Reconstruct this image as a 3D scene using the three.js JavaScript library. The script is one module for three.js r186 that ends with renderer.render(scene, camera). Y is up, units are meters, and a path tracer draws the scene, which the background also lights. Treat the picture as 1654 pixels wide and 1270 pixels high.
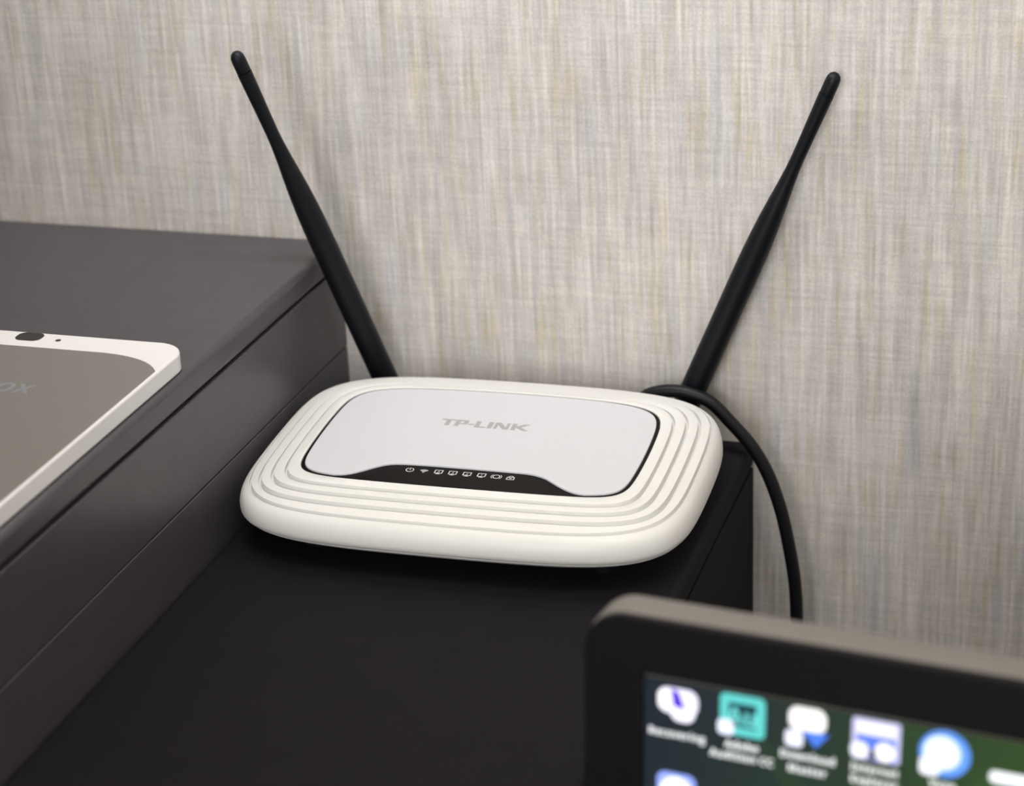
import * as THREE from 'three';
import { mergeGeometries, toCreasedNormals } from 'three/addons/utils/BufferGeometryUtils.js';
import { RoundedBoxGeometry } from 'three/addons/geometries/RoundedBoxGeometry.js';
import { RectAreaLightUniformsLib } from 'three/addons/lights/RectAreaLightUniformsLib.js';

// ------------------------------------------------------------------ camera
const scene = new THREE.Scene();
const W = 1654, H = 1270, FPX = 3519.3;
const camera = new THREE.PerspectiveCamera(2 * Math.atan(H / 2 / FPX) * 180 / Math.PI, W / H, 0.02, 30);
{
  const yaw = 0.3193, pitch = 0.3964, roll = -0.0455;
  const cy = Math.cos(yaw), sy = Math.sin(yaw), cp = Math.cos(pitch), sp = Math.sin(pitch), cr = Math.cos(roll), sr = Math.sin(roll);
  const f = new THREE.Vector3(-sy * cp, -sp, -cy * cp), r = new THREE.Vector3(cy, 0, -sy), u = new THREE.Vector3().crossVectors(r, f);
  const r2 = r.clone().multiplyScalar(cr).addScaledVector(u, sr), u2 = r.clone().multiplyScalar(-sr).addScaledVector(u, cr);
  camera.quaternion.setFromRotationMatrix(new THREE.Matrix4().makeBasis(r2, u2, f.clone().negate()));
  camera.position.set(0.3794, 0.411, 0.9012);
}
camera.focus = 0.9;
camera.userData.fStop = camera.getFocalLength() / 1000 / 0.009;   // 9 mm aperture

const renderer = new THREE.WebGLRenderer({ antialias: true });
renderer.toneMapping = THREE.LinearToneMapping;
renderer.toneMappingExposure = 1.0;
renderer.shadowMap.enabled = true;
RectAreaLightUniformsLib.init();
const KEY = 6.9, FILL = 4.7, WASH = 35;                                   // daylight of the window behind the camera, ceiling lamp, wall lamp
const WIN = { x0: -0.5, x1: 0.58, y0: 0.25, y1: 1.35 };      // the window in the wall behind the camera
const LAMP = { x: 0.07, y: 0.48, z: 0.13, l: 0.34, tilt: 1.2 };
scene.background = new THREE.Color(0x000000);

// ------------------------------------------------------------------ helpers
function rng(seed) { let s = seed >>> 0; return () => { s = (s + 0x6d2b79f5) | 0; let t = Math.imul(s ^ (s >>> 15), 1 | s); t = (t + Math.imul(t ^ (t >>> 7), 61 | t)) ^ t; return ((t ^ (t >>> 14)) >>> 0) / 4294967296; }; }
function mesh(name, geometry, material, parent = scene) {
  const m = new THREE.Mesh(geometry, material); m.name = name; m.castShadow = m.receiveShadow = true; parent.add(m); return m;
}
function thing(name, label, category, pos = [0, 0, 0]) {
  const g = new THREE.Group(); g.name = name; g.position.set(...pos); g.userData = { label, category, kind: 'thing' }; scene.add(g); return g;
}
function structure(name, geometry, material) { const m = mesh(name, geometry, material); m.userData.kind = 'structure'; return m; }
// box mapping in metres, so that every texture keeps its real size
function boxUV(geometry) {
  const g = geometry.index ? geometry.toNonIndexed() : geometry, p = g.attributes.position, uv = new Float32Array(p.count * 2);
  const a = new THREE.Vector3(), b = new THREE.Vector3(), c = new THREE.Vector3();
  for (let i = 0; i < p.count; i += 3) {
    a.fromBufferAttribute(p, i); b.fromBufferAttribute(p, i + 1); c.fromBufferAttribute(p, i + 2);
    const n = b.clone().sub(a).cross(c.clone().sub(a)), x = Math.abs(n.x), y = Math.abs(n.y), z = Math.abs(n.z);
    [a, b, c].forEach((v, k) => { const q = y >= x && y >= z ? [v.x, v.z] : x >= z ? [v.z, v.y] : [v.x, v.y]; uv[(i + k) * 2] = q[0]; uv[(i + k) * 2 + 1] = q[1]; });
  }
  g.setAttribute('uv', new THREE.BufferAttribute(uv, 2)); return g;
}
// sharp edges above an angle, smooth below (worked out in millimetres: the addon merges points 1/100 unit apart)
function creased(g, angle) { g.scale(1000, 1000, 1000); const q = toCreasedNormals(g, angle); q.scale(0.001, 0.001, 0.001); return q; }
// box between two corners with rounded edges
function box(x0, y0, z0, x1, y1, z1, r = 0.0008, seg = 2) {
  const g = new RoundedBoxGeometry(x1 - x0, y1 - y0, z1 - z0, seg, Math.min(r, (x1 - x0) / 2.01, (y1 - y0) / 2.01, (z1 - z0) / 2.01));
  g.translate((x0 + x1) / 2, (y0 + y1) / 2, (z0 + z1) / 2); return boxUV(g);
}
// periodic value noise: cells nx by ny over the tile
function noise(nx, ny, seed) {
  const r = rng(seed), t = new Float32Array(nx * ny); for (let i = 0; i < t.length; i++) t[i] = r() * 2 - 1;
  return (u, v) => {
    const x = u * nx, y = v * ny, x0 = Math.floor(x), y0 = Math.floor(y), fx = x - x0, fy = y - y0, sx = fx * fx * (3 - 2 * fx), sy = fy * fy * (3 - 2 * fy);
    const X0 = ((x0 % nx) + nx) % nx, X1 = (X0 + 1) % nx, Y0 = (((y0 % ny) + ny) % ny) * nx, Y1 = ((((y0 + 1) % ny) + ny) % ny) * nx;
    return (t[Y0 + X0] * (1 - sx) + t[Y0 + X1] * sx) * (1 - sy) + (t[Y1 + X0] * (1 - sx) + t[Y1 + X1] * sx) * sy;
  };
}
function dataTexture(n, fill, { srgb = true, tile = 1 } = {}) {
  const d = new Uint8Array(n * n * 4), o = [0, 0, 0];
  for (let y = 0; y < n; y++) for (let x = 0; x < n; x++) { fill((x + 0.5) / n, (y + 0.5) / n, o); const i = (y * n + x) * 4; for (let k = 0; k < 3; k++) d[i + k] = Math.max(0, Math.min(255, Math.round(o[k]))); d[i + 3] = 255; }
  const t = new THREE.DataTexture(d, n, n); t.magFilter = THREE.LinearFilter; t.minFilter = THREE.LinearMipmapLinearFilter; t.generateMipmaps = true;
  t.wrapS = t.wrapT = THREE.RepeatWrapping; t.repeat.set(1 / tile, 1 / tile); if (srgb) t.colorSpace = THREE.SRGBColorSpace; t.needsUpdate = true; return t;
}

// ------------------------------------------------------------------ materials
// woven wallpaper: long vertical slubs in grey, ochre and bluish yarn over a fine weave
const wallTile = 0.56;
const wallLum = (() => {
  const a = noise(130, 14, 1), b = noise(320, 22, 2), c = noise(700, 34, 3), d = noise(60, 8, 4), weft = noise(26, 640, 5), weft2 = noise(60, 300, 10), fine = noise(900, 900, 6);
  return (u, v) => a(u, v) * 0.26 + b(u, v) * 0.42 + c(u, v) * 0.36 + d(u, v) * 0.1 + weft(u, v) * 0.2 + weft2(u, v) * 0.14 + fine(u, v) * 0.3;
})();
const wallMap = (() => {
  const ochre = noise(300, 24, 7), blue = noise(160, 16, 8), och2 = noise(420, 26, 11), patch = noise(14, 9, 9);
  return dataTexture(2048, (u, v, o) => {
    const l = wallLum(u, v), q = patch(u, v) * 2, och = Math.max(0, ochre(u, v) * 0.7 + och2(u, v) * 0.6 - 0.22), bl = Math.max(0, blue(u, v) - 0.2);
    const k = 1 + l * 0.125;
    o[0] = (203 + q) * k - och * 10 - bl * 9; o[1] = (198 + q) * k - och * 13 - bl * 4; o[2] = (195 + q) * k - och * 30 + bl * 1;
  }, { tile: wallTile });
})();
const wallBump = dataTexture(1024, (u, v, o) => { o[0] = o[1] = o[2] = 128 + wallLum(u, v) * 90; }, { srgb: false, tile: wallTile });
const M = {};
M.wallpaper = new THREE.MeshStandardMaterial({ name: 'woven wallpaper', map: wallMap, bumpMap: wallBump, bumpScale: 0.00025, roughness: 0.75 });
M.plaster = new THREE.MeshStandardMaterial({ name: 'plaster', color: new THREE.Color(0.72, 0.7, 0.67), roughness: 0.9 });
M.floor = new THREE.MeshStandardMaterial({ name: 'floor', color: new THREE.Color(0.2, 0.17, 0.14), roughness: 0.6 });
function laminate(name, rgb, seed, roughness, specks, spec) {
  const f = noise(512, 512, seed), g = noise(40, 40, seed + 1), r = rng(seed + 2), spots = new Map();
  for (let i = 0; i < specks; i++) { const x = Math.floor(r() * 1024), y = Math.floor(r() * 1024), n = 1 + Math.floor(r() * 2), a = r() * 6.28, s = 8 + r() * 22; for (let k = 0; k < n; k++) spots.set(((y + Math.round(k * Math.sin(a))) & 1023) * 1024 + ((x + Math.round(k * Math.cos(a))) & 1023), s); }
  const map = dataTexture(1024, (u, v, o) => { const k = 1 + f(u, v) * 0.05 + g(u, v) * 0.03, s = spots.get(Math.floor(v * 1024) * 1024 + Math.floor(u * 1024)) || 0; for (let i = 0; i < 3; i++) o[i] = rgb[i] * k + s; }, { tile: 0.3 });
  const bump = dataTexture(512, (u, v, o) => { o[0] = o[1] = o[2] = 128 + f(u, v) * 100; }, { srgb: false, tile: 0.15 });
  return new THREE.MeshPhysicalMaterial({ name, map, bumpMap: bump, bumpScale: 0.00003, roughness, specularIntensity: spec });
}
M.grey = laminate('grey laminate', [72, 69, 74], 21, 0.36, 0, 1);
M.olive = laminate('olive wood laminate', [150, 138, 100], 51, 0.6, 0, 0.8);
M.black = laminate('black laminate', [31, 29, 33], 31, 0.65, 260, 0.12);
M.white = new THREE.MeshStandardMaterial({ name: 'white plastic', color: new THREE.Color(0.79, 0.785, 0.768), roughness: 0.42 });
M.gloss = new THREE.MeshStandardMaterial({ name: 'black gloss plastic', color: new THREE.Color(0.012, 0.011, 0.011), roughness: 0.3 });
M.rubber = new THREE.MeshPhysicalMaterial({ name: 'black rubber', color: new THREE.Color(0.005, 0.006, 0.009), specularIntensity: 0.5, roughness: 0.45 });
M.cable = new THREE.MeshPhysicalMaterial({ name: 'black cable sheath', specularIntensity: 0.6, color: new THREE.Color(0.005, 0.005, 0.007), roughness: 0.42 });
M.bezel = new THREE.MeshPhysicalMaterial({ name: 'matte black bezel', color: new THREE.Color(0.0045, 0.0042, 0.0055), specularIntensity: 0.35, roughness: 0.5 });
M.monitorGrey = new THREE.MeshStandardMaterial({ name: 'grey monitor shell', color: new THREE.Color(0.2, 0.18, 0.165), roughness: 0.45 });
M.tabletWhite = new THREE.MeshStandardMaterial({ name: 'white tablet plastic', color: new THREE.Color(0.85, 0.84, 0.85), roughness: 0.3 });

// ------------------------------------------------------------------ room
const FLOOR = -0.62, CEIL = 1.95, XL = -1.7, XR = 1.25, ZF = 3.0;
structure('wall_back', box(XL, FLOOR, -0.12, XR, CEIL, 0, 0.0005, 1), M.wallpaper);
structure('wall_left', box(XL - 0.12, FLOOR, -0.12, XL, CEIL, ZF + 0.12, 0.0005, 1), M.plaster);
structure('wall_right', box(XR, FLOOR, -0.12, XR + 0.12, CEIL, ZF + 0.12, 0.0005, 1), M.plaster);
structure('wall_front', mergeGeometries([box(XL, FLOOR, ZF, XR, WIN.y0, ZF + 0.12, 0.0005, 1), box(XL, WIN.y1, ZF, XR, CEIL, ZF + 0.12, 0.0005, 1), box(XL, WIN.y0, ZF, WIN.x0, WIN.y1, ZF + 0.12, 0.0005, 1), box(WIN.x1, WIN.y0, ZF, XR, WIN.y1, ZF + 0.12, 0.0005, 1)]), M.plaster);
structure('floor', box(XL - 0.12, FLOOR - 0.1, -0.12, XR + 0.12, FLOOR, ZF + 0.12, 0.0005, 1), M.floor);
structure('ceiling', box(XL - 0.12, CEIL, -0.12, XR + 0.12, CEIL + 0.1, ZF + 0.12, 0.0005, 1), M.plaster);

// lamps: daylight through a window with a lowered white blind behind the camera, a ceiling panel, and a slim lamp washing the papered wall
function glowing(name, rgb, k) { return new THREE.MeshStandardMaterial({ name, color: 0xffffff, emissive: new THREE.Color(...rgb), emissiveIntensity: k, roughness: 0.6 }); }
{
  const t = thing('ceiling_lamp', 'warm ceiling lamp panel of the office, out of the picture', 'lamp', [0.5, CEIL, 0.95]);
  mesh('frame', box(-0.62, -0.03, -0.32, 0.62, 0, 0.32, 0.002), M.plaster, t);
  mesh('diffuser', box(-0.6, -0.034, -0.3, 0.6, -0.029, 0.3, 0.001), glowing('lamp diffuser', [1, 0.95, 0.86], 2), t);
  const l = new THREE.RectAreaLight(new THREE.Color(1.0, 0.97, 0.91), FILL, 1.2, 0.6); l.position.set(0, -0.036, 0); l.rotation.x = -Math.PI / 2; t.add(l);
}
{
  const t = thing('wall_lamp', 'slim wall lamp washing the papered wall from above, out of the picture', 'lamp', [LAMP.x, LAMP.y, LAMP.z]);
  const g = new THREE.Group(); g.name = 'head'; g.rotation.x = LAMP.tilt; t.add(g);
  const L = LAMP.l / 2;
  mesh('housing', box(-L, 0.004, -0.02, L, 0.02, 0.02, 0.002), M.plaster, g);
  mesh('diffuser', box(-L + 0.003, 0.001, -0.017, L - 0.003, 0.0045, 0.017, 0.001), glowing('lamp diffuser', [1, 0.97, 0.94], 3), g);
  for (const x of [-L * 0.6, L * 0.6]) mesh('bracket', box(x - 0.006, 0.008, -LAMP.z, x + 0.006, 0.02, 0, 0.001), M.plaster, t);
  const l = new THREE.RectAreaLight(new THREE.Color(0.97, 0.985, 1.0), WASH, LAMP.l - 0.01, 0.034); l.position.set(0, -0.001, 0); l.rotation.x = -Math.PI / 2; g.add(l);
}
{
  const w = new THREE.Group(); w.name = 'window_1'; w.userData.kind = 'structure'; scene.add(w);
  const { x0, x1, y0, y1 } = WIN;
  mesh('window_frame', mergeGeometries([box(x0 - 0.05, y0 - 0.05, ZF - 0.01, x1 + 0.05, y0, ZF + 0.06, 0.002), box(x0 - 0.05, y1, ZF - 0.01, x1 + 0.05, y1 + 0.05, ZF + 0.06, 0.002), box(x0 - 0.05, y0, ZF - 0.01, x0, y1, ZF + 0.06, 0.002), box(x1, y0, ZF - 0.01, x1 + 0.05, y1, ZF + 0.06, 0.002)]), M.white, w);
  mesh('window_blind', box(x0, y0, ZF + 0.025, x1, y1, ZF + 0.03, 0.0005, 1), glowing('daylit blind', [1, 0.98, 0.95], 3), w);
  const l = new THREE.RectAreaLight(new THREE.Color(1.0, 0.98, 0.95), KEY, x1 - x0, y1 - y0); l.position.set((x0 + x1) / 2, (y0 + y1) / 2, ZF + 0.022); w.add(l);
}

// ------------------------------------------------------------------ cabinets
const HT = 0.0853, TB = 0.0128, SEAM = 0.0318, WR = 0.1976;
function topBoard(x0, x1, y1, z1, th) { return box(x0, y1 - th, 0.0008, x1, y1, z1, 0.0032, 5); }
{
  const t = thing('tall_cabinet', 'taller dark grey cabinet on the left with a rounded top edge, carrying the tablet', 'cabinet', [0, 0, 0]);
  mesh('top_board', topBoard(-1.1, 0, HT, 0.56, TB - 0.0004), M.grey, t);
  mesh('side_panel', box(-1.099, SEAM + 0.0003, 0.001, -0.0003, HT - TB - 0.0004, 0.555, 0.0006), M.grey, t);
  mesh('side_panel', box(-1.099, FLOOR, 0.001, -0.0004, SEAM - 0.0003, 0.555, 0.0006), M.grey, t);
}
{
  const t = thing('cupboard', 'tall olive wood cupboard in front of the grey cabinet, out of the picture', 'cupboard', [0, FLOOR, 0]);
  mesh('carcass', box(-0.75, 0, 0.62, -0.06, 1.22, 0.95, 0.001), M.olive, t);
  mesh('door', box(-0.745, 0.06, 0.9505, -0.412, 1.21, 0.968, 0.001), M.olive, t); mesh('door', box(-0.408, 0.06, 0.9505, -0.065, 1.21, 0.968, 0.001), M.olive, t);
}
{
  const t = thing('low_cabinet', 'lower black cabinet standing between the grey cabinet and the monitor, under the router', 'cabinet', [0, 0, 0]);
  mesh('top_board', topBoard(0.0002, WR, 0, 0.56, TB - 0.0004), M.black, t);
  mesh('side_panel', box(0.0006, FLOOR, 0.001, WR - 0.0003, -TB - 0.0004, 0.555, 0.0006), M.black, t);
}

// ------------------------------------------------------------------ router
{
  const t = thing('router', 'white wireless router with two black antennas on the black cabinet', 'router', [0.1003, 0, 0.099]);
  t.rotation.y = 0.0292;
  const K = 0.0487, mm = 0.001, NS = 240;
  // outline of a section: half width a, front and rear half depths, bows of the side, front and rear edges, corner sharpness front and rear
  const reach = (q, th) => {
    const cs = Math.abs(Math.cos(th)), sn = Math.sin(th), front = sn > 0, s = Math.abs(sn), b = front ? q.bf : q.br, w = front ? q.wf : q.wr, n = front ? q.nf : q.nr;
    let lo = 0, hi = q.a + b;
    for (let i = 0; i < 40; i++) { const r = (lo + hi) / 2, x = r * cs, z = r * s; (Math.pow(x / (q.a - q.wa * (z / b) ** 2), n) + Math.pow(z / Math.max(1, b - w * (x / q.a) ** 2), n) > 1) ? hi = r : lo = r; }
    return lo;
  };
  const lerpQ = (p, q, t) => Object.fromEntries(Object.keys(p).map((k) => [k, p[k] + (q[k] - p[k]) * t]));
  const grow = (q, d) => ({ ...q, a: q.a + d, bf: q.bf + d, br: q.br + d });
  const Q = {
    panel: { a: 72.4, bf: 43.6, br: 46.6, wa: 2.5, wf: 1.4, wr: 4.2, nf: 9.6, nr: 6.6 },
    r1: { a: 77.7, bf: 49.3, br: 51.2, wa: 2.4, wf: 1.5, wr: 4.2, nf: 9, nr: 6.4 },
    r2: { a: 83, bf: 54.7, br: 56.6, wa: 2.4, wf: 1.7, wr: 4.2, nf: 7.9, nr: 6 },
    r3: { a: 88.2, bf: 60.2, br: 61.8, wa: 2.6, wf: 2, wr: 4.2, nf: 6.8, nr: 5.6 },
    r4: { a: 93.2, bf: 66.9, br: 67.6, wa: 3, wf: 2.6, wr: 4.2, nf: 5.3, nr: 5.1 },
    outer: { a: 98.2, bf: 71.6, br: 75, wa: 3.2, wf: 3, wr: 5, nf: 5, nr: 4.9 },
  };
  const ring = (q, y, s = 1) => {
    const pts = [];
    for (let i = 0; i < NS; i++) { const th = i / NS * Math.PI * 2, r = reach(q, th), x = r * Math.cos(th), z = r * Math.sin(th); pts.push(new THREE.Vector3(x * mm, (y - K * s * z) * mm, z * mm)); }
    return pts;
  };
  function loft(rings, capFirst, capLast) {
    const pos = [], idx = [];
    rings.forEach((r) => r.forEach((p) => pos.push(p.x, p.y, p.z)));
    for (let j = 0; j < rings.length - 1; j++) for (let i = 0; i < NS; i++) { const a = j * NS + i, b = j * NS + (i + 1) % NS, c = a + NS, d = b + NS; idx.push(a, b, c, b, d, c); }
    const cap = (j, flip) => { const c = new THREE.Vector3(); rings[j].forEach((p) => c.add(p)); c.divideScalar(NS); const k = pos.length / 3; pos.push(c.x, c.y, c.z); for (let i = 0; i < NS; i++) { const a = j * NS + i, b = j * NS + (i + 1) % NS; flip ? idx.push(k, a, b) : idx.push(k, b, a); } };
    if (capFirst) cap(0, false); if (capLast) cap(rings.length - 1, true);
    const g = new THREE.BufferGeometry(); g.setAttribute('position', new THREE.Float32BufferAttribute(pos, 3)); g.setIndex(idx);
    return boxUV(creased(g, 0.6));
  }
  // terraces stepping down and out from the panel recess
  const S = [ring(grow(Q.panel, -3), 33), ring(grow(Q.panel, 0.3), 33), ring(grow(Q.panel, 0.35), 34.4), ring(grow(Q.panel, 0.8), 34.65)];
  [[Q.r1, 34.2, 0.8, 0.85], [Q.r2, 33.3, 1, 0.95], [Q.r3, 32.0, 1.1, 1.0], [Q.r4, 30.2, 0.7, 0.6]].forEach(([q, y, drop, gap]) => {
    S.push(ring(grow(q, -0.6), y + 0.03), ring(grow(q, -0.4), y - 0.05), ring(grow(q, -0.1), y - drop - 1.7));
    S.push(ring(grow(q, gap - 0.15), y - drop - 1.7), ring(grow(q, gap), y - drop - 0.15), ring(grow(q, gap + 0.2), y - drop));
  });
  // rounded bulge, a parting line and the undercut base
  const bulge = new THREE.CatmullRomCurve3([[0.2, 29.4], [1.3, 28.5], [2.5, 27.0], [3.4, 25], [4.0, 22.6], [4.25, 20.2], [4.15, 18], [3.6, 16.4], [2.7, 15.4]].map(([o, y]) => new THREE.Vector3(o, y, 0)), false, 'centripetal');
  for (let i = 1; i <= 32; i++) { const p = bulge.getPoint(i / 32), u = i / 32, t = u * u * (3 - 2 * u); S.push(ring(grow(lerpQ(grow(Q.r4, 0.6), grow(Q.outer, -4.3), t), p.x), p.y, 1 - 0.7 * t)); }
  for (const [o, y] of [[2.5, 15.25], [2.35, 14.9], [2.3, 14.6], [1, 13.4], [-1.6, 11.6], [-6, 9.2], [-14, 6.6], [-24, 5]]) S.push(ring(grow(Q.outer, o - 4.4), y, Math.max(0, 0.3 * (y - 6) / 9.25)));
  mesh('body', loft(S, true, true), M.white, t);
  for (const [x, z] of [[-62, -38], [62, -38], [-62, 40], [62, 40]]) mesh('rubber_foot', new THREE.CylinderGeometry(0.006, 0.0055, 0.006, 24).translate(x * mm, 0.003, z * mm), M.rubber, t);

  // black inlay with the indicator icons printed in white
  const flat = (shape, depth, bevel, top) => {
    const g = new THREE.ExtrudeGeometry(shape, { depth, bevelEnabled: bevel > 0, bevelThickness: bevel, bevelSize: bevel, bevelOffset: -bevel, bevelSegments: 2, curveSegments: 12 });
    g.translate(0, 0, -depth - bevel); g.rotateX(-Math.PI / 2); // shape y points to -Z
    const p = g.attributes.position; for (let i = 0; i < p.count; i++) p.setY(i, p.getY(i) + top - K * p.getZ(i));
    g.computeVertexNormals(); return g;
  };
  const printTexture = (w, h, draw) => {
    const c = document.createElement('canvas'); c.width = 2048; c.height = Math.round(2048 * h / w); const g = c.getContext('2d'), k = 2048 / (w * 1000);
    g.scale(k, k); g.translate(w * 500, h * 500); draw(g, k);           // millimetres, origin at the centre, y down = towards the viewer
    const tx = new THREE.CanvasTexture(c); tx.colorSpace = THREE.SRGBColorSpace; tx.anisotropy = 8; tx.repeat.set(1 / w, 1 / h); tx.offset.set(0.5, 0.5); return tx;
  };
  {
    const sh = new THREE.Shape(Array.from({ length: 240 }, (_, i) => { const th = i / 240 * Math.PI * 2, r = reach(grow(Q.panel, 0.1), -th) * mm; return new THREE.Vector2(r * Math.cos(th), r * Math.sin(th)); }));
    const map = printTexture(0.146, 0.09, (g) => {
      g.fillStyle = '#0d0b0b'; g.fillRect(-80, -60, 160, 120);
      g.strokeStyle = g.fillStyle = '#dcdcde'; g.lineWidth = 0.42;
      const at = [-22.9, -16.7, -10.4, -4.25, 1.95, 8.2, 14.6, 20.8], Y = 30.9;
      const arc = (x, y, r, a, b) => { g.beginPath(); g.arc(x, y, r, a, b); g.stroke(); };
      const line = (...q) => { g.beginPath(); q.forEach(([x, y], i) => (i ? g.lineTo(x, y) : g.moveTo(x, y))); g.stroke(); };
      arc(at[0], Y, 1.6, -1.2, Math.PI + 1.2); line([at[0], Y - 1.9], [at[0], Y + 0.2]);                                     // power
      for (const r of [0.9, 1.6, 2.3]) arc(at[1], Y + 1.3, r, -2.4, -0.75); g.fillRect(at[1] - 0.3, Y + 1, 0.6, 0.6);        // wireless
      for (let i = 0; i < 4; i++) { const x = at[2 + i]; g.strokeRect(x - 1.6, Y - 1.6, 3.2, 2.5); line([x - 1, Y + 1.6], [x + 1, Y + 1.6]); line([x, Y + 0.9], [x, Y + 1.6]); g.save(); g.font = '2px sans-serif'; g.textAlign = 'center'; g.fillText(String(4 - i), x, Y + 0.4); g.restore(); }
      arc(at[6], Y, 1.45, 0, 6.3); g.lineWidth = 0.3; for (const s of [-1, 1]) arc(at[6], Y, 2.2, s > 0 ? -0.8 : Math.PI - 0.8, s > 0 ? 0.8 : Math.PI + 0.8); g.lineWidth = 0.42;   // internet
      g.strokeRect(at[7] - 1.5, Y - 0.3, 3, 1.9); arc(at[7], Y - 0.3, 1.1, Math.PI, 6.28); g.fillRect(at[7] - 0.6, Y + 0.3, 1.2, 0.5);   // lock
    });
    const m = new THREE.MeshPhysicalMaterial({ name: 'black indicator inlay', map, roughness: 0.4, specularIntensity: 0.22 });
    mesh('indicator_panel', flat(sh, 0.0012, 0, 0.03415), m, t).userData.label = 'black inlay with eight white indicator icons';
  }
  {
    const q = grow(Q.panel, -1.25), pts = [];
    // outline anticlockwise in (x, -Z): back and sides from the superellipse, front edge with the S-curved notch
    const notch = [[-52.5, 41.1], [-49, 40.4], [-45.5, 38.6], [-42, 35.8], [-38.5, 32.6], [-35, 29.7], [-31.5, 28], [-27.4, 27.3], [-20, 26.9], [-8.5, 26.75], [7.6, 26.85], [20, 27], [27, 27.3], [31, 28.2], [35, 30], [39, 33.2], [43, 36.4], [47, 39], [51, 40.7], [54.5, 41.2]];
    const curve = new THREE.CatmullRomCurve3(notch.map(([x, z]) => new THREE.Vector3(x, z, 0)), false, 'centripetal').getPoints(90);
    const th0 = Math.atan2(-41.5, 56), th1 = Math.atan2(-41.5, -53.5);
    for (let i = 0; i <= 240; i++) { const th = th0 + (th1 + Math.PI * 2 - th0) * i / 240, r = reach(q, -th) * mm; pts.push(new THREE.Vector2(r * Math.cos(th), r * Math.sin(th))); }
    curve.forEach((p) => pts.push(new THREE.Vector2(p.x * mm, -p.y * mm)));
    const r = rng(77), dust = Array.from({ length: 260 }, () => [r() * 146 - 73, r() * 90 - 45, 0.08 + r() * 0.12, r()]);
    const map = printTexture(0.146, 0.09, (g) => {
      g.fillStyle = '#d3d4da'; g.fillRect(-80, -60, 160, 120);
      for (const [x, y, s, q] of dust) { g.fillStyle = q > 0.45 ? 'rgba(120,118,118,0.45)' : 'rgba(250,250,250,0.7)'; g.beginPath(); g.arc(x, y, s, 0, 7); g.fill(); }
      g.fillStyle = '#a9a8ab';
      // wide silver wordmark, drawn letter by letter in strokes
      const top = -16.2, h = 6.1, bar = 1.25; let x = -22.8;
      const R = (X, Y, w, hh) => g.fillRect(X, Y, w, hh), P = (q) => { g.beginPath(); q.forEach(([X, Y], i) => (i ? g.lineTo(X, Y) : g.moveTo(X, Y))); g.closePath(); g.fill(); };
      R(x, top, 6.2, bar); R(x + 2.1, top, 2.1, h); x += 6.4;                                                               // T
      R(x, top, 2.1, h); R(x, top, 5.2, bar); R(x + 3.7, top, 2, 3.9); R(x, top + 2.9, 5.2, bar - 0.1); x += 6.1;          // P
      R(x, top + 3.0, 2.6, 1.15); x += 3;                                                                                 // -
      R(x, top, 2.1, h); R(x, top + h - bar, 5.2, bar); x += 5.7;                                                           // L
      R(x, top, 2.1, h); x += 2.9;                                                                                          // I
      R(x, top, 1.5, h); R(x + 5.2, top, 1.5, h); P([[x, top], [x + 2.5, top], [x + 6.7, top + h], [x + 4.2, top + h]]); x += 7.6;   // N
      R(x, top, 2.1, h); P([[x + 2.1, top + 2.5], [x + 5.2, top], [x + 8, top], [x + 4.3, top + 3.05], [x + 8.2, top + h], [x + 5.4, top + h], [x + 2.1, top + 3.6]]);   // K
    });
    const m = new THREE.MeshStandardMaterial({ name: 'white cover plate', map, roughness: 0.5 });
    mesh('cover_plate', flat(new THREE.Shape(pts), 0.0008, 0.0003, 0.03495), m, t).userData.label = 'smooth white cover plate with a grey wordmark';
  }

  // antennas hinged to the rear wall; built in world axes and turned back into the router's frame
  const toLocal = new THREE.Matrix4().makeRotationY(-0.0292).multiply(new THREE.Matrix4().makeTranslation(-0.1003, 0, -0.099));
  const profile = [[0, 0], [0.0013, 0.0003], [0.0024, 0.0012], [0.003, 0.0026], [0.0032, 0.0045], [0.0032, 0.0096]];
  const shaft = [[0.0026, 0.0096], [0.0026, 0.0104], [0.0033, 0.0104], [0.0032, 0.018], [0.003, 0.03], [0.0029, 0.041], [0.0031, 0.048], [0.0036, 0.055], [0.0043, 0.063], [0.005, 0.072], [0.0055, 0.081], [0.0058, 0.09], [0.0059, 0.1]];
  for (const [tx, ty, tz, bx, by, bz] of [[-0.0181, 0.1891, 0.058, 0.0234, 0.0222, 0.014], [0.2341, 0.1763, 0.009, 0.1707, 0.0258, 0.009]]) {
    const tip = new THREE.Vector3(tx, ty, tz), dir = new THREE.Vector3(bx - tx, by - ty, bz - tz), L = dir.length() + (by - 0.0105) / (-dir.y / dir.length()); dir.normalize();
    const base = tip.clone().addScaledVector(dir, L);
    const g = new THREE.Group(); g.name = 'antenna'; t.add(g);
    const place = (geo) => { geo.applyMatrix4(new THREE.Matrix4().makeRotationFromQuaternion(new THREE.Quaternion().setFromUnitVectors(new THREE.Vector3(0, 1, 0), dir)).setPosition(tip)); geo.applyMatrix4(toLocal); return geo; };
    const lathe = (p) => creased(new THREE.LatheGeometry(p.map(([r, y]) => new THREE.Vector2(r, y)), 40), 0.6);
    mesh('shaft', place(lathe([...shaft, [0.006, L - 0.004], [0.0057, L - 0.0012], [0.0045, L], [0, L]])), M.rubber, g);
    mesh('cap', place(lathe([...profile, [0.0026, 0.0097], [0, 0.0097]])), M.rubber, g);
    const hinge = mergeGeometries([new THREE.CylinderGeometry(0.0036, 0.0036, 0.03, 28).rotateX(Math.PI / 2).translate(base.x, base.y + 0.004, base.z + 0.017).toNonIndexed(), new THREE.CylinderGeometry(0.005, 0.005, 0.006, 28).rotateX(Math.PI / 2).translate(base.x, base.y + 0.004, base.z + 0.016).toNonIndexed()]);
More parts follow.
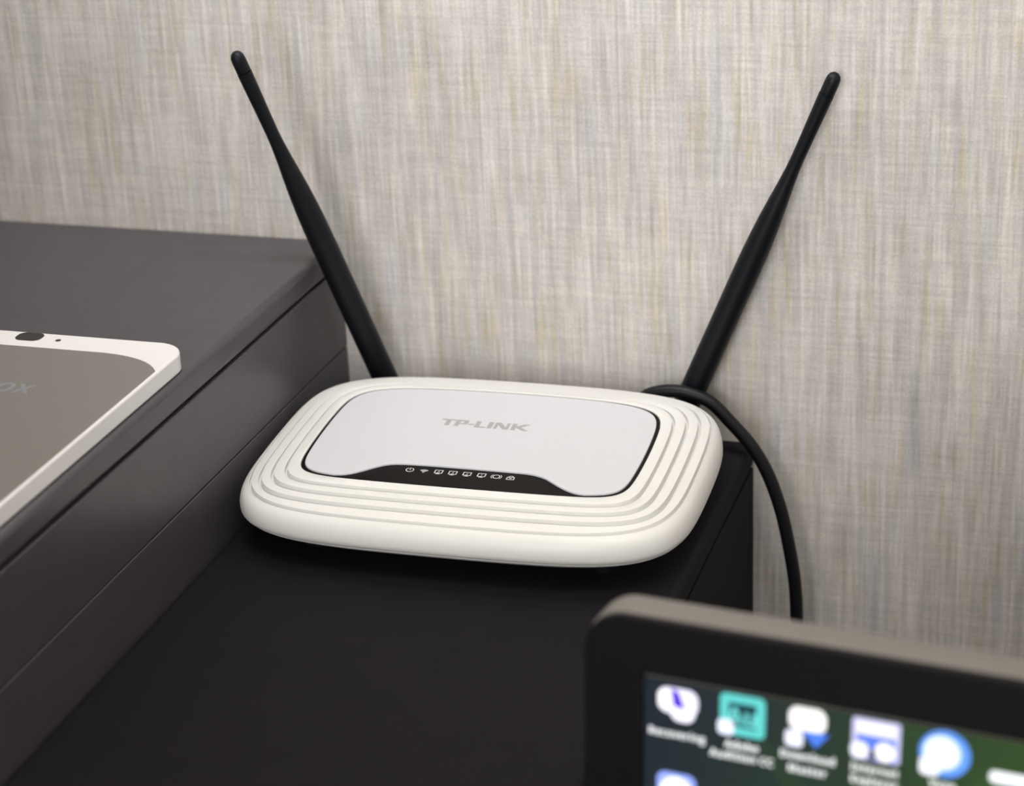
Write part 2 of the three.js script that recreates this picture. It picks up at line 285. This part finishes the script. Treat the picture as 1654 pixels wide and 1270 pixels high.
    mesh('hinge', hinge.applyMatrix4(toLocal), M.rubber, g);
  }
}

// ------------------------------------------------------------------ cable behind the router
{
  const t = thing('power_cable', 'black cable arching from behind the router and hanging down the wall', 'cable');
  const z = 0.0182, P = [[0.1475, 0.012, 0.0182], [0.1476, 0.018, z], [0.1498, 0.0245, z], [0.1549, 0.0275, z], [0.1627, 0.0292, z], [0.1712, 0.0289, z], [0.1811, 0.0252, z], [0.191, 0.016, 0.019], [0.1998, 0.0064, 0.0195], [0.2069, -0.0051, 0.02], [0.2135, -0.0228, 0.0205], [0.2182, -0.044, 0.021], [0.221, -0.0627, 0.0215], [0.222, -0.09, 0.022], [0.2215, -0.16, 0.021], [0.22, -0.35, 0.02], [0.22, -0.57, 0.022], [0.222, -0.608, 0.03], [0.226, -0.6165, 0.06], [0.24, -0.6168, 0.16]];
  const c = new THREE.CatmullRomCurve3(P.map((p) => new THREE.Vector3(...p)), false, 'centripetal');
  mesh('sheath', new THREE.TubeGeometry(c, 260, 0.003, 20), M.cable, t);
  mesh('plug', new THREE.CapsuleGeometry(0.0036, 0.004, 6, 20).translate(0.1475, 0.0098, 0.0182), M.cable, t);
}

// ------------------------------------------------------------------ tablet, face down on the tall cabinet
{
  const t = thing('tablet', 'white and silver tablet lying face down on the grey cabinet, lens at its edge', 'tablet', [0, HT, 0]);
  const x1 = -0.0025, x0 = -0.1429, z0 = 0.1585, z1 = 0.372, rad = 0.013;
  const rr = (i, r) => { const s = new THREE.Shape(), X0 = x0 + i, X1 = x1 - i, Z0 = -(z1 - i), Z1 = -(z0 + i); s.moveTo(X0 + r, Z0); s.lineTo(X1 - r, Z0); s.absarc(X1 - r, Z0 + r, r, -Math.PI / 2, 0); s.lineTo(X1, Z1 - r); s.absarc(X1 - r, Z1 - r, r, 0, Math.PI / 2); s.lineTo(X0 + r, Z1); s.absarc(X0 + r, Z1 - r, r, Math.PI / 2, Math.PI); s.lineTo(X0, Z0 + r); s.absarc(X0 + r, Z0 + r, r, Math.PI, Math.PI * 1.5); return s; };
  const ext = (s, y0, y1, bevel) => { const g = new THREE.ExtrudeGeometry(s, { depth: y1 - y0 - 2 * bevel, bevelEnabled: bevel > 0, bevelThickness: bevel, bevelSize: bevel, bevelOffset: -bevel, bevelSegments: 4, curveSegments: 16 }); g.translate(0, 0, y0 + bevel); return g.rotateX(-Math.PI / 2); };
  mesh('frame', ext(rr(0, rad), 0.0002, 0.0082, 0.001), M.tabletWhite, t);
  // metal back: straight sides, its camera end bowing down to the side
  const s = new THREE.Shape(), i = 0.0011, X0 = x0 + i, X1 = x1 - i, zf = z1 - i;
  s.moveTo(X0 + 0.01, -zf); s.lineTo(X1 - 0.01, -zf); s.absarc(X1 - 0.01, -zf + 0.01, 0.01, -Math.PI / 2, 0);
  s.lineTo(X1, -0.1885); s.bezierCurveTo(X1 - 0.004, -0.1822, X1 - 0.012, -0.1752, X1 - 0.03, -0.1742); s.lineTo(X0 + 0.03, -0.1742); s.bezierCurveTo(X0 + 0.012, -0.1752, X0 + 0.004, -0.1822, X0, -0.1885); s.lineTo(X0, -zf + 0.01); s.absarc(X0 + 0.01, -zf + 0.01, 0.01, Math.PI, Math.PI * 1.5);
  const c = document.createElement('canvas'); c.width = 2048; c.height = 1400; const g = c.getContext('2d'); g.fillStyle = '#8f8c88'; g.fillRect(0, 0, 2048, 1400);
  const r = rng(5); for (let k = 0; k < 60000; k++) { g.fillStyle = r() > 0.5 ? 'rgba(160,158,155,0.25)' : 'rgba(110,108,104,0.25)'; g.fillRect(r() * 2048, r() * 1400, 2, 2); }
  const k = 2048 / 0.32; g.save(); g.translate((-0.054 + 0.2625) * k, (0.215 - 0.155) * k); g.rotate(Math.PI); g.fillStyle = '#9ba0aa'; g.font = 'bold 76px sans-serif'; g.textAlign = 'center'; g.textBaseline = 'middle'; g.fillText('XOr', 0, 0); g.restore();
  const map = new THREE.CanvasTexture(c); map.colorSpace = THREE.SRGBColorSpace; map.repeat.set(1 / 0.32, 1 / (1400 / k)); map.offset.set(0.2625 / 0.32, 1 + 0.155 / (1400 / k));
  mesh('metal_back', ext(s, 0.0081, 0.0083, 0), new THREE.MeshStandardMaterial({ name: 'brushed metal', map, metalness: 0.55, roughness: 0.5 }), t).userData.label = 'grey brushed metal back';
  const lens = new THREE.Group(); lens.name = 'camera_lens'; t.add(lens);
  const oct = new THREE.Shape(); oct.absellipse(-0.0727, -0.1638, 0.0048, 0.0038, 0, Math.PI * 2);
  mesh('glass', ext(rrAt(-0.0727, -0.1638, 0.0058, 0.0042, 0.0033), 0.0078, 0.0084, 0.0001), M.gloss, lens);
  mesh('microphone_hole', new THREE.CylinderGeometry(0.0012, 0.0012, 0.0004, 20).translate(-0.0588, 0.0081, 0.1653), M.gloss, t);
}
function rrAt(x, y, w, h, r) { const s = new THREE.Shape(); s.moveTo(x - w + r, y - h); s.lineTo(x + w - r, y - h); s.absarc(x + w - r, y - h + r, r, -Math.PI / 2, 0); s.lineTo(x + w, y + h - r); s.absarc(x + w - r, y + h - r, r, 0, Math.PI / 2); s.lineTo(x - w + r, y + h); s.absarc(x - w + r, y + h - r, r, Math.PI / 2, Math.PI); s.lineTo(x - w, y - h + r); s.absarc(x - w + r, y - h + r, r, Math.PI, Math.PI * 1.5); return s; }

// ------------------------------------------------------------------ desk and monitor at the lower right
const DESK = -0.29;
{
  const t = thing('desk', 'desk below the monitor to the right of the low cabinet, out of the picture', 'desk');
  mesh('desk_top', box(0.24, DESK - 0.025, 0.12, 1.2, DESK, 0.8, 0.002), M.grey, t);
  for (const x of [0.26, 1.16]) for (const z of [0.15, 0.75]) mesh('leg', box(x - 0.02, FLOOR, z - 0.02, x + 0.02, DESK - 0.025, z + 0.02, 0.002), M.black, t);
}
{
  const t = thing('monitor', 'blurred black monitor with a grey edge at the lower right, showing a desktop with icons', 'monitor', [0.2162, 0.1001, 0.3499]);
  const psi = -6.3 * Math.PI / 180, tau = 4 * Math.PI / 180;
  t.rotation.order = 'YXZ'; t.rotation.set(-tau, psi, 0);
  const w = 0.44, h = 0.3, D = 0.017, B = 0.0195;
  const rr = (x0, y0, x1, y1, r) => { const s = new THREE.Shape(); s.moveTo(x0 + r, y0); s.lineTo(x1 - r, y0); s.absarc(x1 - r, y0 + r, r, -Math.PI / 2, 0); s.lineTo(x1, y1 - r); s.absarc(x1 - r, y1 - r, r, 0, Math.PI / 2); s.lineTo(x0 + r, y1); s.absarc(x0 + r, y1 - r, r, Math.PI / 2, Math.PI); s.lineTo(x0, y0 + r); s.absarc(x0 + r, y0 + r, r, Math.PI, Math.PI * 1.5); return s; };
  const ext = (s, z0, z1, bevel) => { const g = new THREE.ExtrudeGeometry(s, { depth: z1 - z0 - 2 * bevel, bevelEnabled: bevel > 0, bevelThickness: bevel, bevelSize: bevel, bevelOffset: -bevel, bevelSegments: 4, curveSegments: 16 }); return g.translate(0, 0, z0 + bevel); };
  mesh('shell', ext(rr(0, -h, w, 0, 0.013), -D, -0.002, 0.003), M.monitorGrey, t).userData.label = 'grey outer edge and back';
  const fr = rr(0.0004, -h + 0.0004, w - 0.0004, -0.0004, 0.0128), hole = new THREE.Path(); hole.moveTo(B, -h + B); hole.lineTo(B, -B + 0.001); hole.lineTo(w - B, -B + 0.001); hole.lineTo(w - B, -h + B); hole.closePath(); fr.holes.push(hole);
  mesh('bezel', ext(fr, -0.003, 0, 0.0008), M.bezel, t);
  const sw = w - 2 * B, sh = h - 2 * B, c = document.createElement('canvas'); c.width = 2048; c.height = Math.round(2048 * sh / sw);
  const g = c.getContext('2d'), k = 2048 / (sw * 1000); g.scale(k, k);
  // wallpaper of dark greens
  g.fillStyle = '#1c2a30'; g.fillRect(0, 0, 500, 400);
  let gr = g.createLinearGradient(0, 0, 130, 40); gr.addColorStop(0, '#18202a'); gr.addColorStop(0.35, '#1d2c27'); gr.addColorStop(0.6, '#21361f'); gr.addColorStop(1, '#294715'); g.fillStyle = gr; g.fillRect(0, 0, 500, 400);
  const r = rng(9); for (let i = 0; i < 90; i++) { g.fillStyle = `rgba(${30 + r() * 40},${60 + r() * 50},${20 + r() * 20},0.18)`; g.beginPath(); g.ellipse(40 + r() * 360, r() * 270, 2 + r() * 5, 8 + r() * 24, r() * 3, 0, 7); g.fill(); }
  const rect = (x, y, w2, h2, rad2, col) => { g.fillStyle = col; g.beginPath(); g.roundRect(x, y, w2, h2, rad2); g.fill(); };
  const disc = (x, y, rad2, col) => { g.fillStyle = col; g.beginPath(); g.arc(x, y, rad2, 0, 7); g.fill(); };
  const words = (x, y, str, size = 3.5) => { g.fillStyle = '#ffffff'; g.font = `bold ${size}px sans-serif`; g.textAlign = 'center'; g.fillText(str, x, y); };
  const Y = 1.1;   // rows, mm below the top of the lit area
  // 1 violet and white speech bubble
  rect(4.1, 2.2, 12.8, 8.6, 3.4, '#efebff'); rect(8, 6, 8, 7.2, 3.2, '#f4f2ff'); rect(4.1, 3.2, 4, 6.6, 2, '#ffffff'); g.fillStyle = '#4a22c8'; g.beginPath(); g.moveTo(8.4, 2.6); g.lineTo(10.6, 3.4); g.lineTo(12.8, 8.8); g.lineTo(9.2, 8.2); g.closePath(); g.fill();
  words(10.2, 18.9, 'Recovering', 3.4);
  // 2 teal audio editor
  rect(23.6, Y - 0.4, 14, 13.4, 1.8, '#5cc4c0'); rect(26.4, Y + 2.4, 8.4, 7.8, 0.3, '#123a42'); g.fillStyle = '#6cd2cf'; g.font = 'bold 7.6px sans-serif'; g.textAlign = 'center'; g.fillText('Au', 30.6, Y + 9.6); rect(22.9, Y + 8.2, 5.2, 5.2, 1.6, '#e6ecff');
  words(30.6, Y + 17.8, 'Adobe'); words(30.6, Y + 21.4, 'Audition CC');
  // 3 white and blue download icon
  rect(44.6, Y - 0.2, 11.4, 7.8, 3, '#fdf9f6'); g.fillStyle = '#4a7ae8'; g.beginPath(); g.moveTo(48.6, Y + 7.4); g.lineTo(57, Y + 7.4); g.lineTo(53, Y + 12.4); g.closePath(); g.fill(); rect(43.6, Y + 7.6, 5.6, 5.6, 1.6, '#e8e9fa');
  words(50.6, Y + 17.4, 'Download'); words(50.6, Y + 21.6, 'Master');
  // 4 pale window with two discs
  rect(63.6, Y - 0.2, 14.2, 13.2, 1, '#c9c6ee'); rect(65, Y + 0.8, 11.4, 4, 0.6, '#eceaf8'); rect(65, Y + 5, 11.4, 7.4, 0.6, '#5a78dc'); rect(68.5, Y + 9.2, 2.2, 3.4, 0.3, '#1e2050'); disc(73.4, Y + 9.6, 3, '#fffdf2'); disc(66, Y + 10.2, 2.8, '#f3f3ff');
  words(70.6, Y + 17.4, 'Internet'); words(70.6, Y + 21.2, 'Explorer');
  // 5 blue ball
  disc(90.6, Y + 6.6, 7.4, '#5f96f2'); disc(89.8, Y + 6.4, 5.4, '#e6f2ff'); rect(83.4, Y + 8.2, 6, 6, 1.8, '#f1f2fb'); words(90.4, Y + 17.8, 'Vuze', 3.4);
  // 6 white bar
  rect(103.4, Y + 8.8, 16, 4, 1.6, '#f4f6fb'); words(111.4, Y + 17.8, 'Printer');
  // second row
  rect(4, Y + 29.4, 12.6, 12, 3, '#8ea2f0'); disc(10.3, Y + 36, 5.4, '#f6f7ff'); rect(24, Y + 32, 12, 11, 1, '#6d5836'); rect(44, Y + 31, 12, 12, 2, '#d9e3f0'); rect(64, Y + 31, 12, 12, 2, '#3a70c0');
  const map = new THREE.CanvasTexture(c); map.colorSpace = THREE.SRGBColorSpace;
  const lit = new THREE.MeshStandardMaterial({ name: 'lit screen', color: 0x050505, roughness: 0.35, emissive: 0xffffff, emissiveMap: map, emissiveIntensity: 1.35 });
  mesh('screen', new THREE.PlaneGeometry(sw, sh).translate(w / 2, -h / 2, -0.0012), lit, t);
  mesh('back_cover', ext(rr(0.03, -h + 0.03, w - 0.03, -0.03, 0.03), -0.045, -D + 0.002, 0.008), M.bezel, t);
  // stand down to the desk, upright in the room
  const st = new THREE.Group(); st.name = 'stand'; t.add(st);
  mesh('neck', box(w / 2 - 0.03, -0.36, -0.06, w / 2 + 0.03, -0.15, -0.042, 0.004), M.bezel, st);
  mesh('foot', box(w / 2 - 0.12, -0.3895 , -0.14, w / 2 + 0.12, -0.3785, 0.05, 0.004).applyMatrix4(new THREE.Matrix4().makeRotationX(tau)).translate(0, 0.0, 0.028), M.bezel, st);
  mesh('neck_joint', box(w / 2 - 0.025, -0.384, -0.062, w / 2 + 0.025, -0.35, -0.04, 0.004), M.bezel, st);
  const glow = new THREE.RectAreaLight(new THREE.Color(0.45, 0.6, 0.5), 0.25, sw, sh); glow.position.set(w / 2, -h / 2, 0.0005); glow.rotation.y = Math.PI; t.add(glow);
}

renderer.render(scene, camera);
